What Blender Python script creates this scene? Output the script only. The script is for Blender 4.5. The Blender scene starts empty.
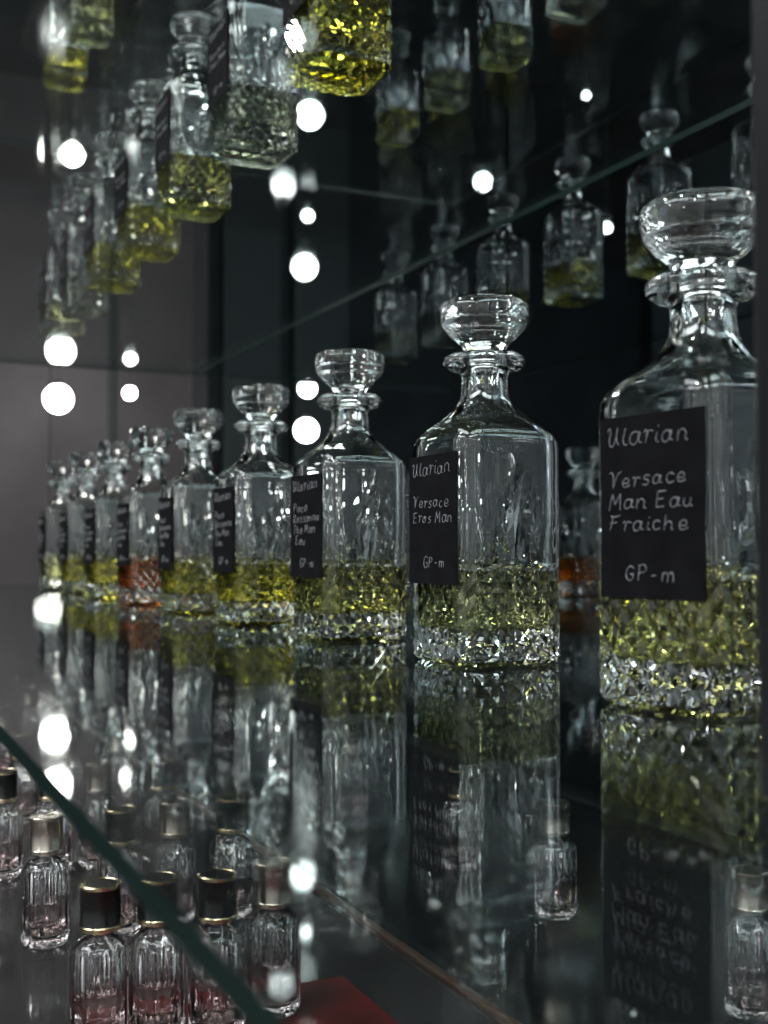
import bpy, math, random
from mathutils import Vector, Matrix
random.seed(4)
C = bpy.context.scene.collection
SH = 1.20            # height of main shelf top above floor
scene = bpy.context.scene
scene.view_settings.view_transform = 'Standard'
scene.view_settings.exposure = .08

# ---------------------------------------------------------------- materials
def newmat(name):
    m = bpy.data.materials.new(name); m.use_nodes = True
    nt = m.node_tree; nt.nodes.clear()
    o = nt.nodes.new('ShaderNodeOutputMaterial')
    return m, nt, o
def principled(name, col, rough=.5, metal=0, spec=.5, noise=0, nscale=20, bump=0):
    m, nt, o = newmat(name)
    b = nt.nodes.new('ShaderNodeBsdfPrincipled')
    b.inputs['Base Color'].default_value = (*col, 1)
    b.inputs['Roughness'].default_value = rough
    b.inputs['Metallic'].default_value = metal
    b.inputs['Specular IOR Level'].default_value = spec
    nt.links.new(b.outputs[0], o.inputs[0])
    if noise:
        tc = nt.nodes.new('ShaderNodeTexCoord')
        n = nt.nodes.new('ShaderNodeTexNoise'); n.inputs['Scale'].default_value = nscale
        n.inputs['Detail'].default_value = 4
        r = nt.nodes.new('ShaderNodeValToRGB')
        r.color_ramp.elements[0].position = .3; r.color_ramp.elements[1].position = .7
        r.color_ramp.elements[0].color = (*[c*(1-noise) for c in col], 1)
        r.color_ramp.elements[1].color = (*[min(1, c*(1+noise)) for c in col], 1)
        nt.links.new(tc.outputs['Object'], n.inputs['Vector'])
        nt.links.new(n.outputs['Fac'], r.inputs[0])
        nt.links.new(r.outputs[0], b.inputs['Base Color'])
        if bump:
            bp = nt.nodes.new('ShaderNodeBump'); bp.inputs['Strength'].default_value = bump
            bp.inputs['Distance'].default_value = .002
            nt.links.new(n.outputs['Fac'], bp.inputs['Height'])
            nt.links.new(bp.outputs[0], b.inputs['Normal'])
    return m
def glass(name, col, ior=1.5, rough=0):
    m, nt, o = newmat(name)
    g = nt.nodes.new('ShaderNodeBsdfGlass')
    g.inputs['Color'].default_value = (*col, 1); g.inputs['IOR'].default_value = ior
    g.inputs['Roughness'].default_value = rough
    nt.links.new(g.outputs[0], o.inputs[0]); return m
def sheet_glass(name, col):
    m, nt, o = newmat(name)
    lw = nt.nodes.new('ShaderNodeLayerWeight'); lw.inputs['Blend'].default_value = .5
    p = nt.nodes.new('ShaderNodeMath'); p.operation = 'POWER'; p.inputs[1].default_value = 5
    ma = nt.nodes.new('ShaderNodeMath'); ma.operation = 'MULTIPLY_ADD'
    ma.inputs[1].default_value = .96; ma.inputs[2].default_value = .04
    t = nt.nodes.new('ShaderNodeBsdfTransparent'); t.inputs[0].default_value = (*col, 1)
    g = nt.nodes.new('ShaderNodeBsdfGlossy'); g.inputs['Roughness'].default_value = 0.032
    g.inputs['Color'].default_value = (.90, .94, .94, 1)
    mx = nt.nodes.new('ShaderNodeMixShader')
    nt.links.new(lw.outputs['Facing'], p.inputs[0]); nt.links.new(p.outputs[0], ma.inputs[0])
    nt.links.new(ma.outputs[0], mx.inputs[0]); nt.links.new(t.outputs[0], mx.inputs[1])
    nt.links.new(g.outputs[0], mx.inputs[2]); nt.links.new(mx.outputs[0], o.inputs[0])
    return m
def emit(name, col, s):
    m, nt, o = newmat(name)
    e = nt.nodes.new('ShaderNodeEmission'); e.inputs[0].default_value = (*col, 1)
    e.inputs[1].default_value = s
    nt.links.new(e.outputs[0], o.inputs[0]); return m

M_CRYST = glass('crystal_glass', (.99, 1.0, .995), 1.52)
M_SHEET = sheet_glass('shelf_sheet_glass', (.93, .955, .95))
M_EDGE = principled('shelf_edge_green', (.004, .015, .013), .3, 0, .25)
M_LABEL = principled('black_card', (.005, .005, .006), .8, 0, .05, .3, 60)
M_CHALK = principled('chalk', (.23, .23, .25), .9, 0, .1, .5, 400)
M_MIRROR = principled('smoked_mirror', (.40, .45, .47), 0, 1)
M_BLACK = principled('black_lacquer', (.010, .010, .011), .12, 0, .5, .2, 8)
M_POST = principled('dark_anodised_metal', (.02, .021, .023), .35, .6)
M_LAMP = emit('lamp_glow', (1, .965, .92), 32)
M_CORD = principled('cord_black', (.01, .01, .01), .6)
LIQ = {
 'olive': glass('liquid_olive', (.93, .90, .52), 1.36),
 'pale': glass('liquid_pale', (.94, .93, .66), 1.36),
 'yellow': glass('liquid_yellow', (.96, .90, .32), 1.36),
 'orange': glass('liquid_orange', (.98, .52, .16), 1.36),
 'clear': glass('liquid_clear', (.95, .95, .85), 1.36)}

# ---------------------------------------------------------------- helpers
def mesh_obj(name, verts, faces, mats, fm=None, smooth=None, parent=None, loc=None):
    me = bpy.data.meshes.new(name); me.from_pydata(verts, [], faces)
    for m in mats: me.materials.append(m)
    if fm:
        for p, i in zip(me.polygons, fm): p.material_index = i
    if smooth is not None:
        if smooth is True: smooth = [True]*len(faces)
        for p, s in zip(me.polygons, smooth): p.use_smooth = s
    import bmesh
    bm = bmesh.new(); bm.from_mesh(me); bmesh.ops.recalc_face_normals(bm, faces=bm.faces)
    bm.to_mesh(me); bm.free(); me.update()
    o = bpy.data.objects.new(name, me); C.objects.link(o)
    if parent: o.parent = parent
    if loc: o.location = loc
    return o
def boxdata(a, b):
    x0, y0, z0 = a; x1, y1, z1 = b
    v = [(x0,y0,z0),(x1,y0,z0),(x1,y1,z0),(x0,y1,z0),(x0,y0,z1),(x1,y0,z1),(x1,y1,z1),(x0,y1,z1)]
    f = [(0,3,2,1),(4,5,6,7),(0,1,5,4),(1,2,6,5),(2,3,7,6),(3,0,4,7)]
    return v, f
def box(name, a, b, mat, bevel=0, parent=None):
    v, f = boxdata(a, b)
    o = mesh_obj(name, v, f, [mat], parent=parent)
    if bevel:
        md = o.modifiers.new('b', 'BEVEL'); md.width = bevel; md.segments = 2
    return o
def lathe(prof, n, smooth=True, rfun=None):
    v = []; f = []
    for (r, z) in prof:
        for k in range(n):
            a = 2*math.pi*k/n
            rr = rfun(r, z, k) if rfun else r
            v.append((rr*math.cos(a), rr*math.sin(a), z))
    for i in range(len(prof)-1):
        for k in range(n):
            k2 = (k+1) % n
            f.append((i*n+k, i*n+k2, (i+1)*n+k2, (i+1)*n+k))
    f.append(tuple(range(n))[::-1]); f.append(tuple((len(prof)-1)*n+k for k in range(n)))
    return v, f
def empty(name, loc, rot=0):
    e = bpy.data.objects.new(name, None); e.empty_display_size = .02
    C.objects.link(e); e.location = loc; e.rotation_euler = (0, 0, rot); return e
def child(name, data, parent):
    o = bpy.data.objects.new(name, data); C.objects.link(o); o.parent = parent; return o

# ---------------------------------------------------------------- decanter mesh
HW = .045; K = 10; CH = .010
def ringpts(hw, ch, m=0, r=None):
    """48 points: 4 faces x (K+1) + chamfer mid"""
    pts = []
    r = r if r is not None else hw
    fl = hw - ch
    for side in range(4):
        ca, sa = [(1,0),(0,1),(-1,0),(0,-1)][side]
        for i in range(K+1):
            t = -fl + 2*fl*i/K
            pts.append((hw*ca - t*sa, hw*sa + t*ca, side, i))
        c = hw - ch*.42
        pts.append((c*(ca - sa), c*(sa + ca), side, -1))
    out = []
    for (x, y, s, i) in pts:
        a = math.atan2(y, x)
        cx, cy = r*math.cos(a), r*math.sin(a)
        out.append([x*(1-m)+cx*m, y*(1-m)+cy*m, s, i])
    return out
NR = 4*(K+2)
def decanter_body():
    V = []; F = []; SM = []
    rows = []
    def add(z, hw, m=0, disp=None, ch=CH, r=None, kind='n', warp=None):
        ps = ringpts(hw, ch, m, r)
        st = len(V)
        for (x, y, s, i) in ps:
            nx, ny = [(1,0),(0,1),(-1,0),(0,-1)][s]
            tx, ty = -ny, nx
            if i >= 0 and warp and 0 < i < K:
                u = (i-K/2)/(K/2); fl = hw-ch
                du = (math.copysign(abs(u)**warp, u) - u)*fl
                x += tx*du; y += ty*du
            if i >= 0 and disp:
                d = disp(i); x -= nx*d; y -= ny*d
            V.append((x, y, z))
        rows.append((st, z, kind))
    add(0.0, .0405); add(.0035, HW-.0005)
    for j in range(9):
        add(.006+.008*j, HW, disp=(lambda i, j=j: .0019 if (i+j) % 2 == 0 else 0), kind='d')
    add(.0725, HW)
    for q in range(12):
        z = .0755+.0075*q; t = q/11
        def dd(i, z=z, t=t):
            u = abs((i-K/2)/(K/2))
            top = .152-.060*u**1.2
            a = max(0, min(1, (top-z)/.022))
            return (.0030 if i % 2 == 1 else 0)*a if 0 < i < K else 0
        add(z, HW, disp=dd, warp=2.5-1.5*min(1, t*1.25))
    add(.1605, HW)
    for (z, hw, m) in [(.168,.0445,0),(.173,.0425,.03),(.179,.038,.15),(.185,.0325,.4),(.190,.0275,.62),(.196,.0228,.85),
                       (.203,.0195,1),(.211,.018,1),(.219,.0178,1),(.223,.0195,1),(.2255,.027,1),(.228,.0305,1),
                       (.231,.0322,1),(.2345,.0315,1),(.2375,.027,1),(.238,.019,1),(.2375,.0135,1),(.234,.0125,1),
                       (.215,.0125,1),(.203,.0135,1),(.196,.0175,.9),(.189,.0235,.6),(.181,.0325,.2),(.172,.0395,.02),(.165,.0403,0),
                       (.100,.0403,0),(.030,.0403,0),(.0255,.037,0)]:
        add(z, hw, m, ch=(CH if hw > .03 else CH*.5), kind='s')
    for a in range(len(rows)-1):
        s0, z0, k0 = rows[a]; s1, z1, k1 = rows[a+1]
        for k in range(NR):
            k2 = (k+1) % NR
            q = (s0+k, s0+k2, s1+k2, s1+k)
            i = k % (K+2)
            if k0 == 'd' and k1 == 'd' and i < K:
                j = a-2
                if (i+j) % 2 == 0: F.append((q[0], q[1], q[2])); F.append((q[0], q[2], q[3]))
                else: F.append((q[0], q[1], q[3])); F.append((q[1], q[2], q[3]))
                SM += [False, False]
            else:
                F.append(q); SM.append(k0 == 's' and k1 == 's')
    F.append(tuple(range(NR))[::-1]); SM.append(False)
    st = rows[-1][0]; F.append(tuple(st+k for k in range(NR))); SM.append(False)
    return V, F, SM
v, f, sm = decanter_body()
tmp = mesh_obj('decanter_glass', v, f, [M_CRYST], smooth=sm); ME_BODY = tmp.data; bpy.data.objects.remove(tmp)
prof = [(.0085,.212),(.0112,.214),(.0120,.2375),(.0150,.2395),(.0170,.2425),(.0200,.2465),(.0270,.2525),(.0325,.2590),(.0345,.2660),(.0347,.2715),
        (.0335,.2765),(.0305,.2790),(.0275,.2792),(.0240,.2762),(.013,.2745),(.004,.274)]
NS = 28
v, f = lathe(prof, NS)
tmp = mesh_obj('decanter_stopper', v, f, [M_CRYST], smooth=[not (5 <= i//NS < 8) for i in range(len(f))]); ME_STOP = tmp.data; bpy.data.objects.remove(tmp)
def liquid_mesh(mat, level):
    V = []; F = []
    for (z, hw) in [(.0253,.0368),(.0299,.0405),(level-.001,.0405),(level,.0402)]:
        V += [(p[0], p[1], z) for p in ringpts(hw, CH)]
    for a in range(3):
        for k in range(NR):
            k2 = (k+1) % NR
            F.append((a*NR+k, a*NR+k2, (a+1)*NR+k2, (a+1)*NR+k))
    F.append(tuple(range(NR))[::-1]); F.append(tuple(3*NR+k for k in range(NR)))
    t = mesh_obj('decanter_liquid', V, F, [mat]); d = t.data; bpy.data.objects.remove(t); return d
ME_LIQ = {k: liquid_mesh(m, .070) for k, m in LIQ.items()}
vv, ff = boxdata((-HW-.0016, -.038, .0595), (-HW-.0006, .038, .158))
tmp = mesh_obj('label', vv, ff, [M_LABEL]); ME_LAB = tmp.data; bpy.data.objects.remove(tmp)

FONT = {
'U': [[(-.08,.8),(.03,.98),(.1,.8),(.06,.35),(.2,.0),(.4,.3),(.46,1)],[(.46,1),(.48,.3),(.62,.05)]],
'M': [[(0,0),(.04,.55),(.1,1)],[(.1,1),(.3,.35)],[(.3,.35),(.56,1)],[(.56,1),(.6,.4),(.64,0)]],
'a': [[(.5,.5),(.25,.6),(.05,.3),(.2,.0),(.45,.2),(.5,.58),(.5,.12),(.66,.06)]],
'r': [[(.0,.5),(.1,.62),(.12,.0)],[(.12,.35),(.26,.58),(.46,.52)]],
'i': [[(.12,.55),(.12,.08),(.26,.04)],[(.14,.8),(.17,.87)]],
'l': [[(.12,1),(.12,.08),(.3,.04)]],
'n': [[(.05,.6),(.05,0)],[(.05,.38),(.27,.6),(.45,.42),(.47,.05),(.6,.04)]],
'm': [[(0,.6),(0,0)],[(0,.4),(.17,.6),(.3,.4),(.3,0)],[(.3,.4),(.48,.6),(.6,.4),(.62,0)]],
'V': [[(-.05,.92),(.05,1),(.24,0)],[(.24,0),(.45,.85),(.62,1)]],
'e': [[(.06,.28),(.46,.36),(.35,.6),(.12,.5),(.06,.22),(.22,0),(.56,.14)]],
's': [[(.45,.55),(.22,.6),(.12,.43),(.38,.25),(.32,.02),(.06,.06)]],
'c': [[(.45,.5),(.26,.6),(.06,.3),(.2,0),(.5,.1)]],
'E': [[(.55,1.02),(.05,1)],[(.05,1),(.05,0)],[(.05,0),(.52,.04)],[(.05,.5),(.42,.54)]],
'u': [[(.05,.6),(.08,.12),(.25,0),(.43,.2),(.45,.6)],[(.45,.4),(.48,.05),(.6,.04)]],
'F': [[(.62,1.05),(.3,.95),(.0,1)],[(.14,.98),(.12,.4),(.02,0)],[(.0,.48),(.45,.56)]],
'h': [[(.05,1),(.05,0)],[(.05,.35),(.27,.6),(.45,.42),(.47,.05),(.58,.04)]],
'G': [[(.5,.85),(.27,1),(.03,.5),(.22,0),(.5,.12),(.5,.42)],[(.56,.43),(.3,.43)]],
'P': [[(.06,0),(.06,1)],[(.0,.96),(.4,.95),(.44,.65),(.08,.5)]],
'R': [[(.06,0),(.06,1)],[(.06,1),(.4,.95),(.4,.6),(.08,.52)],[(.1,.52),(.5,0)]],
'T': [[(0,1),(.55,1)],[(.28,1),(.26,0)]],
'-': [[(.12,.45),(.42,.47)]],
'o': [[(.25,.6),(.05,.3),(.25,0),(.47,.3),(.25,.6),(.55,.5)]],
' ': []}
ADV = {'i': .42, 'l': .42, 'r': .68, ' ': .5, 'M': 1.08, 'm': 1.0, 'c': .78, 's': .78, 'e': .82}
def text_curve(lines):
    cu = bpy.data.curves.new('label_text', 'CURVE'); cu.dimensions = '3D'
    cu.bevel_depth = .00027; cu.bevel_resolution = 0; cu.resolution_u = 4
    for (txt, x0, z0, h, adv) in lines:
        x = x0; drift = random.uniform(-.0004, .0006)
        for ci, chx in enumerate(txt):
            zb = z0 + drift*ci*.5 + random.uniform(-.0004, .0004)
            sc = random.uniform(.9, 1.1)
            for st in FONT[chx]:
                sp = cu.splines.new('BEZIER'); sp.bezier_points.add(len(st)-1)
                for bp, (a, b) in zip(sp.bezier_points, st):
                    aa = a*1.55 + b*.16
                    bp.co = (-HW-.0018, -(x+aa*adv*.88*sc), zb+b*h*sc)
                    bp.handle_left_type = bp.handle_right_type = 'AUTO'
            x += adv*ADV.get(chx, .95)*1.12
    cu.materials.append(M_CHALK); return cu
L1 = ('Ularian', -.032, .1425, .0105, .0105)
TXT = {
 'a': text_curve([L1, ('Versace', -.031, .119, .0082, .0090), ('Man Eau', -.031, .1075, .0082, .0090), ('Fraiche', -.031, .096, .0084, .0096), ('GP-m', -.019, .069, .0078, .0086)]),
 'b': text_curve([L1, ('Versace', -.031, .118, .0084, .0090), ('Eros Man', -.031, .1065, .0084, .0084), ('GP-m', -.014, .072, .0080, .0080)]),
 'c': text_curve([L1, ('Paco', -.031, .122, .0080, .0090), ('Rossanna', -.031, .1115, .0080, .0080), ('The Man', -.031, .101, .0080, .0080), ('Eau', -.025, .0905, .0080, .0080), ('GP-m', -.014, .069, .0078, .0080)])}

def decanter(x, y, z, liq, txt, rot=0, laboff=0):
    e = empty('crystal_decanter', (x, y, z+.0002), rot)
    child('glass_body', ME_BODY, e); child('stopper', ME_STOP, e)
    child('perfume_liquid', ME_LIQ[liq], e)
    for nm, d in (('label', ME_LAB), ('label_text', TXT[txt])):
        c = child(nm, d, e); c.location = (0, laboff, 0)
ROWX = .457
UP = .566
def rowy(n): return .772+.26*n
liq_main = {-1:'olive',0:'pale',1:'olive',2:'yellow',3:'yellow',4:'orange',5:'yellow',6:'yellow',7:'pale',8:'yellow'}
for n in range(-1, 8):
    if n == -1: decanter(ROWX-.021, rowy(n)-.014, SH, 'olive', 'a', math.radians(6), -.005)
    else: decanter(ROWX, rowy(n), SH, liq_main[n], 'b' if n == 0 else 'c', math.radians(random.uniform(-1.5, 1.5)))
liq_up = {-1:'yellow',0:'clear',1:'yellow',2:'clear',3:'olive',4:'yellow',5:'yellow',6:'clear',7:'pale',8:'olive'}
for n in range(-1, 8):
    decanter(ROWX, rowy(n)+.03, SH+UP, liq_up[n], 'b', math.radians(random.uniform(-2, 2)))
for n in range(1, 8):
    decanter(ROWX, rowy(n)+.02, SH+2*UP, ['clear','olive','pale','yellow'][n % 4], 'c', math.radians(random.uniform(-2, 2)))

# ---------------------------------------------------------------- glass shelves
MX = .874
def glass_shelf(ztop):
    t = .008
    v, f = boxdata((.075, -.55, ztop-t), (MX-.001, 3.02, ztop))
    o = mesh_obj('glass_shelf', v, f, [M_SHEET, M_EDGE], fm=[0,0,1,1,1,1]); return o
for z in (SH, SH+UP, SH+2*UP): glass_shelf(z)
box('shelf_divider_post', (.289, .285, SH+.0002), (.335, .305, SH+UP-.0085), M_POST, .002)

# ---------------------------------------------------------------- mirror panels
ys = [-.55, .49, 1.41, 2.29, 3.03]
for a, b in zip(ys[:-1], ys[1:]):
    box('mirror_panel', (MX, a+.0015, SH-.22), (MX+.008, b-.0015, 3.9), M_MIRROR)

# ---------------------------------------------------------------- lower display tier
LZ = SH-.225
m, nt, o = newmat('dark_wood'); b = nt.nodes.new('ShaderNodeBsdfPrincipled'); b.inputs['Roughness'].default_value = .35
tc = nt.nodes.new('ShaderNodeTexCoord'); mp = nt.nodes.new('ShaderNodeMapping'); mp.inputs['Scale'].default_value = (30, 2, 30)
n_ = nt.nodes.new('ShaderNodeTexNoise'); n_.inputs['Scale'].default_value = 3; n_.inputs['Detail'].default_value = 6
r = nt.nodes.new('ShaderNodeValToRGB'); r.color_ramp.elements[0].color = (.02,.011,.008,1); r.color_ramp.elements[1].color = (.06,.034,.022,1)
nt.links.new(tc.outputs['Object'], mp.inputs[0]); nt.links.new(mp.outputs[0], n_.inputs[0]); nt.links.new(n_.outputs['Fac'], r.inputs[0])
nt.links.new(r.outputs[0], b.inputs['Base Color']); nt.links.new(b.outputs[0], o.inputs[0]); M_WOOD = m
M_RED = principled('red_felt', (.055, .002, .003), .5, 0, .3, .9, 14, .2)
M_SMOKE = principled('smoked_acrylic', (.022, .021, .022), .08, 0, .5, .3, 6)
box('display_cabinet', (.03, -.55, .002), (MX-.003, 3.02, LZ-.012), M_BLACK, .004)
tray = empty('display_tray', (0, 0, 0))
box('red_base', (.06, .1, LZ-.0118), (.34, .78, LZ-.0002), M_RED, 0, tray)
box('smoked_base_back', (.3402, .1, LZ-.0118), (.40, .78, LZ-.0002), M_SMOKE, 0, tray)
box('smoked_base', (.06, .7802, LZ-.0118), (.40, 2.9, LZ-.0002), M_SMOKE, 0, tray)
box('rim_front', (.045, .09, LZ-.0118), (.0598, 2.91, LZ+.004), M_WOOD, .002, tray)
box('rim_back', (.4002, .09, LZ-.0118), (.408, 2.91, LZ+.004), M_WOOD, .002, tray)

# perfume bottles
M_BOT = glass('bottle_glass', (.99, .985, .985), 1.48)
M_PINK = glass('liquid_pink', (.98, .91, .905), 1.36)
M_CAPB = principled('cap_black', (.008,.008,.008), .2)
M_GOLD = principled('cap_gold', (.75,.62,.38), .22, 1)
M_SILV = principled('cap_champagne', (.62,.55,.47), .25, 1)
NB = 48
def rib(r, z, k):
    if .004 < z < .060 and r > .0165: return r + (.0008 if k % 4 in (0, 1) else -.0008)
    return r
v, f = lathe([(.012,0),(.0165,.0006),(.0178,.004),(.0178,.0045),(.0178,.0595),(.0165,.0635),(.012,.0665),(.0075,.068),(.0072,.071),(.006,.071),(.006,.066),(.011,.063),(.0148,.059),(.0150,.010),(.013,.0075)], NB, rfun=rib)
t = mesh_obj('b', v, f, [M_BOT], smooth=[not (3*NB <= i < 4*NB) for i in range(len(f))]); ME_BB = t.data; bpy.data.objects.remove(t)
v, f = lathe([(.0125,.0078),(.0151,.0102),(.0151,.034),(.0149,.0345)], NB); t = mesh_obj('l', v, f, [M_PINK]); ME_BL = t.data; bpy.data.objects.remove(t)
def capmesh(mc, mr):
    prof = [(.0125,.0715),(.0132,.072),(.0132,.0745),(.0128,.075),(.0126,.0975),(.0130,.098),(.0130,.0995),(.0118,.1002),(.011,.0997),(.004,.0997)]
    v, f = lathe(prof, 40)
    fm = []
    for i in range(len(f)):
        ri = i//40
        fm.append(1 if ri in (0,1,2,4,5,6,7) and i < 9*40 else 0)
    t = mesh_obj('c', v, f, [mc, mr], fm=fm, smooth=[3*40 <= i < 4*40 for i in range(len(f))]); d = t.data; bpy.data.objects.remove(t); return d
ME_CAP = [capmesh(M_CAPB, M_GOLD), capmesh(M_SILV, M_SILV), capmesh(M_GOLD, M_GOLD), capmesh(M_CAPB, M_SILV)]
def bottle(x, y, c, z=LZ):
    e = empty('perfume_bottle', (x, y, z))
    child('ribbed_glass', ME_BB, e); child('pink_liquid', ME_BL, e); child('cap', ME_CAP[c], e)
rows = [(.735, [(.156,0),(.192,0),(.229,0),(.272,1)]), (.95, [(.156,1),(.215,0),(.262,1),(.31,0)]), (1.15, [(.15,0),(.195,0),(.24,1),(.30,0)]),
        (1.38, [(.15,1),(.20,0),(.25,0),(.31,1)]), (1.62, [(.15,0),(.21,1),(.27,0)]), (1.86, [(.16,0),(.22,0),(.28,1)]), (2.1, [(.17,0),(.24,2),(.31,0)])]
for (y, l) in rows:
    for (x, c) in l: bottle(x, y+random.uniform(-.008, .008), c)
for i, y in enumerate((.62, .86, 1.03, 1.3, 1.55, 1.8)):
    bottle(.58, y, [1,1,0,1,0,1][i], LZ-.0117)

# ---------------------------------------------------------------- room
M_WALLG = principled('grey_plaster', (.125, .118, .125), .8, 0, .2, .12, 3)
M_WALLD = principled('dark_plaster', (.024, .029, .033), .7, 0, .3, .3, 3)
M_WALLL = principled('light_plaster', (.62, .62, .63), .8, 0, .2, .05, 3)
M_PANEL = principled('green_grey_panel', (.060, .072, .074), .6, 0, .3, .1, 2)
M_BLUE = principled('blue_grey_panel', (.14, .18, .20), .6, 0, .3, .1, 2)
M_FLOOR = principled('dark_floor', (.05, .045, .042), .25, 0, .5, .4, 4)
M_CEIL = principled('dark_ceiling', (.045, .05, .056), .8, 0, .2, .2, 3)
CZ = 4.2
box('floor', (-4.1, -2.6, -.1), (3.6, 7.4, 0), M_FLOOR)
box('ceiling', (-4.1, -2.6, CZ), (3.6, 7.4, CZ+.1), M_CEIL)
box('wall_far', (-4.1, 7.3, 0), (3.6, 7.4, CZ), M_WALLD)
box('wall_back', (-4.1, -2.6, 0), (3.6, -2.5, CZ), M_WALLL)
box('wall_left', (-4.1, -2.5, 0), (-4.0, 7.3, CZ), M_WALLD)
box('wall_right', (3.5, -2.5, 0), (3.6, 7.3, CZ), M_WALLD)
box('wall_partition', (MX+.012, -2.5, 0), (MX+.11, 3.06, CZ), M_WALLD)
box('added_bounce_panel', (-3.999, -2.49, .1), (-3.97, 3.4, CZ-.001), M_WALLL)  # pale reflector added over the unseen wall to give the glass a grey sheen
box('wall_panel_grey', (-.45, 7.26, .1), (3.5, 7.299, CZ-.001), M_WALLG)
for i in range(2):
    x = -.95-.5*i
    box('wall_panel_slat', (x, 7.24, .1), (x+.40, 7.299, CZ-.001), M_PANEL, .005)
box('wall_panel_blue', (-3.999, 4.6, .1), (-3.96, 7.1, CZ-.001), M_BLUE, .004)
box('trim_1', (-.45, 7.22, .0), (3.5, 7.299, .099), M_PANEL, .004)
box('trim_2', (.6, 7.235, .11), (.64, 7.259, CZ-.01), M_PANEL)
box('trim_3', (1.55, 7.235, .11), (1.59, 7.259, CZ-.01), M_PANEL)

def globe_lamp(x, y, z, r):
    e = empty('stand_in_globe_lamp', (x, y, z))  # globes on cords stand in for the blurred discs of ceiling spotlights
    bpy.ops.mesh.primitive_uv_sphere_add(segments=16, ring_count=9, radius=r)
    g = bpy.context.object; g.name = 'globe'; g.data.materials.append(M_LAMP); g.parent = e
    for p in g.data.polygons: p.use_smooth = True
    v, f = lathe([(.0015, r*.98), (.0015, CZ-z-.03)], 6); mesh_obj('cord', v, f, [M_CORD], parent=e)
    v, f = lathe([(r*.35, r*.93), (r*.35, r*1.25), (r*.2, r*1.3)], 20); mesh_obj('socket_cap', v, f, [M_CORD], parent=e)
    v, f = lathe([(.03, CZ-z-.03), (.04, CZ-z-.001)], 20); mesh_obj('ceiling_rose', v, f, [M_CORD], parent=e)
for L in [(.694,3.66,2.945,.048),(.777,4.285,2.746,.042),(1.063,6.144,2.329,.074),(1.124,6.56,2.131,.078),(.534,3.237,1.129,.038),
          (1.393,5.986,2.287,.032),(1.43,6.15,2.13,.034),(.031,4.278,3.045,.056),(-.283,5.126,2.648,.062),(-.478,5.587,1.912,.062),(-.594,5.864,2.173,.048),
          (-.549,3.89,2.741,.036),(-.623,3.3,2.886,.014),(-.990,3.678,2.557,.020),(-.111,4.654,2.751,.026),
          (-1.1,-.6,2.5,.08),(-1.5,.9,2.3,.06),(-.3,-1.5,2.4,.08),(-2.4,-.4,2.1,.09)]:  # these last four are unseen, added as bright points for the glass to catch
    globe_lamp(*L)

def spot(x, y, z, tx, ty, tz, power):
    e = empty('track_spotlight', (x, y, z))
    d = Vector((tx-x, ty-y, tz-z)).normalized()
    e.rotation_euler = d.to_track_quat('-Z', 'Y').to_euler()
    v, f = lathe([(.03,.14),(.06,.13),(.065,0),(.072,-.02),(.066,-.02),(.060,.01),(.03,.03)], 28)
    mesh_obj('can', v, f, [M_POST], parent=e)
    l = bpy.data.lights.new('bulb', 'AREA'); l.shape = 'DISK'; l.size = .11; l.energy = power; l.color = (1, .97, .93)
    lo = bpy.data.objects.new('bulb', l); C.objects.link(lo); lo.parent = e; lo.location = (0, 0, -.004)
for (y, p) in ((-.35, 12), (.6, 16), (1.5, 16), (2.5, 16)):
    spot(-.55, y, 3.1, .45, y+.25, SH+.1, p)
box('spotlight_track', (-.57, -.7, 3.26), (-.53, 2.9, 3.29), M_POST)
box('track_hanger', (-.555, 1.0, 3.29), (-.545, 1.01, CZ-.001), M_POST)
# unseen fill panels, added to brighten the room around the camera for the glass
def fill_panel(x, y, sx, sy, power):
    e = empty('added_fill_panel', (x, y, CZ-.03))
    box('frame', (-sx/2-.04, -sy/2-.04, .002), (sx/2+.04, sy/2+.04, .0295), M_POST, .004, e)
    l = bpy.data.lights.new('fill_area', 'AREA'); l.shape = 'RECTANGLE'; l.size = sx; l.size_y = sy; l.energy = power; l.color = (.92, .97, 1)
    lo = bpy.data.objects.new('fill_area', l); C.objects.link(lo); lo.parent = e; lo.location = (0, 0, -.002)
fill_panel(-2.9, .6, 1.2, 3.6, 140)
fill_panel(-.2, -1.7, 3.2, 1.0, 115)

w = bpy.data.worlds.new('world'); scene.world = w; w.use_nodes = True
w.node_tree.nodes['Background'].inputs[0].default_value = (.02, .022, .025, 1)

# ---------------------------------------------------------------- camera
cam = bpy.data.cameras.new('camera'); co = bpy.data.objects.new('camera', cam); C.objects.link(co)
cam.sensor_width = 36; cam.lens = 1150/1024*36
cam.clip_start = .01
a = math.radians(25.6); pt = math.radians(1.9)
co.location = (0, 0, SH+.0855)
d = Vector((math.sin(a)*math.cos(pt), math.cos(a)*math.cos(pt), math.sin(pt)))
co.rotation_euler = d.to_track_quat('-Z', 'Y').to_euler()
cam.dof.use_dof = True; cam.dof.focus_distance = .84; cam.dof.aperture_fstop = 7.5
scene.camera = co
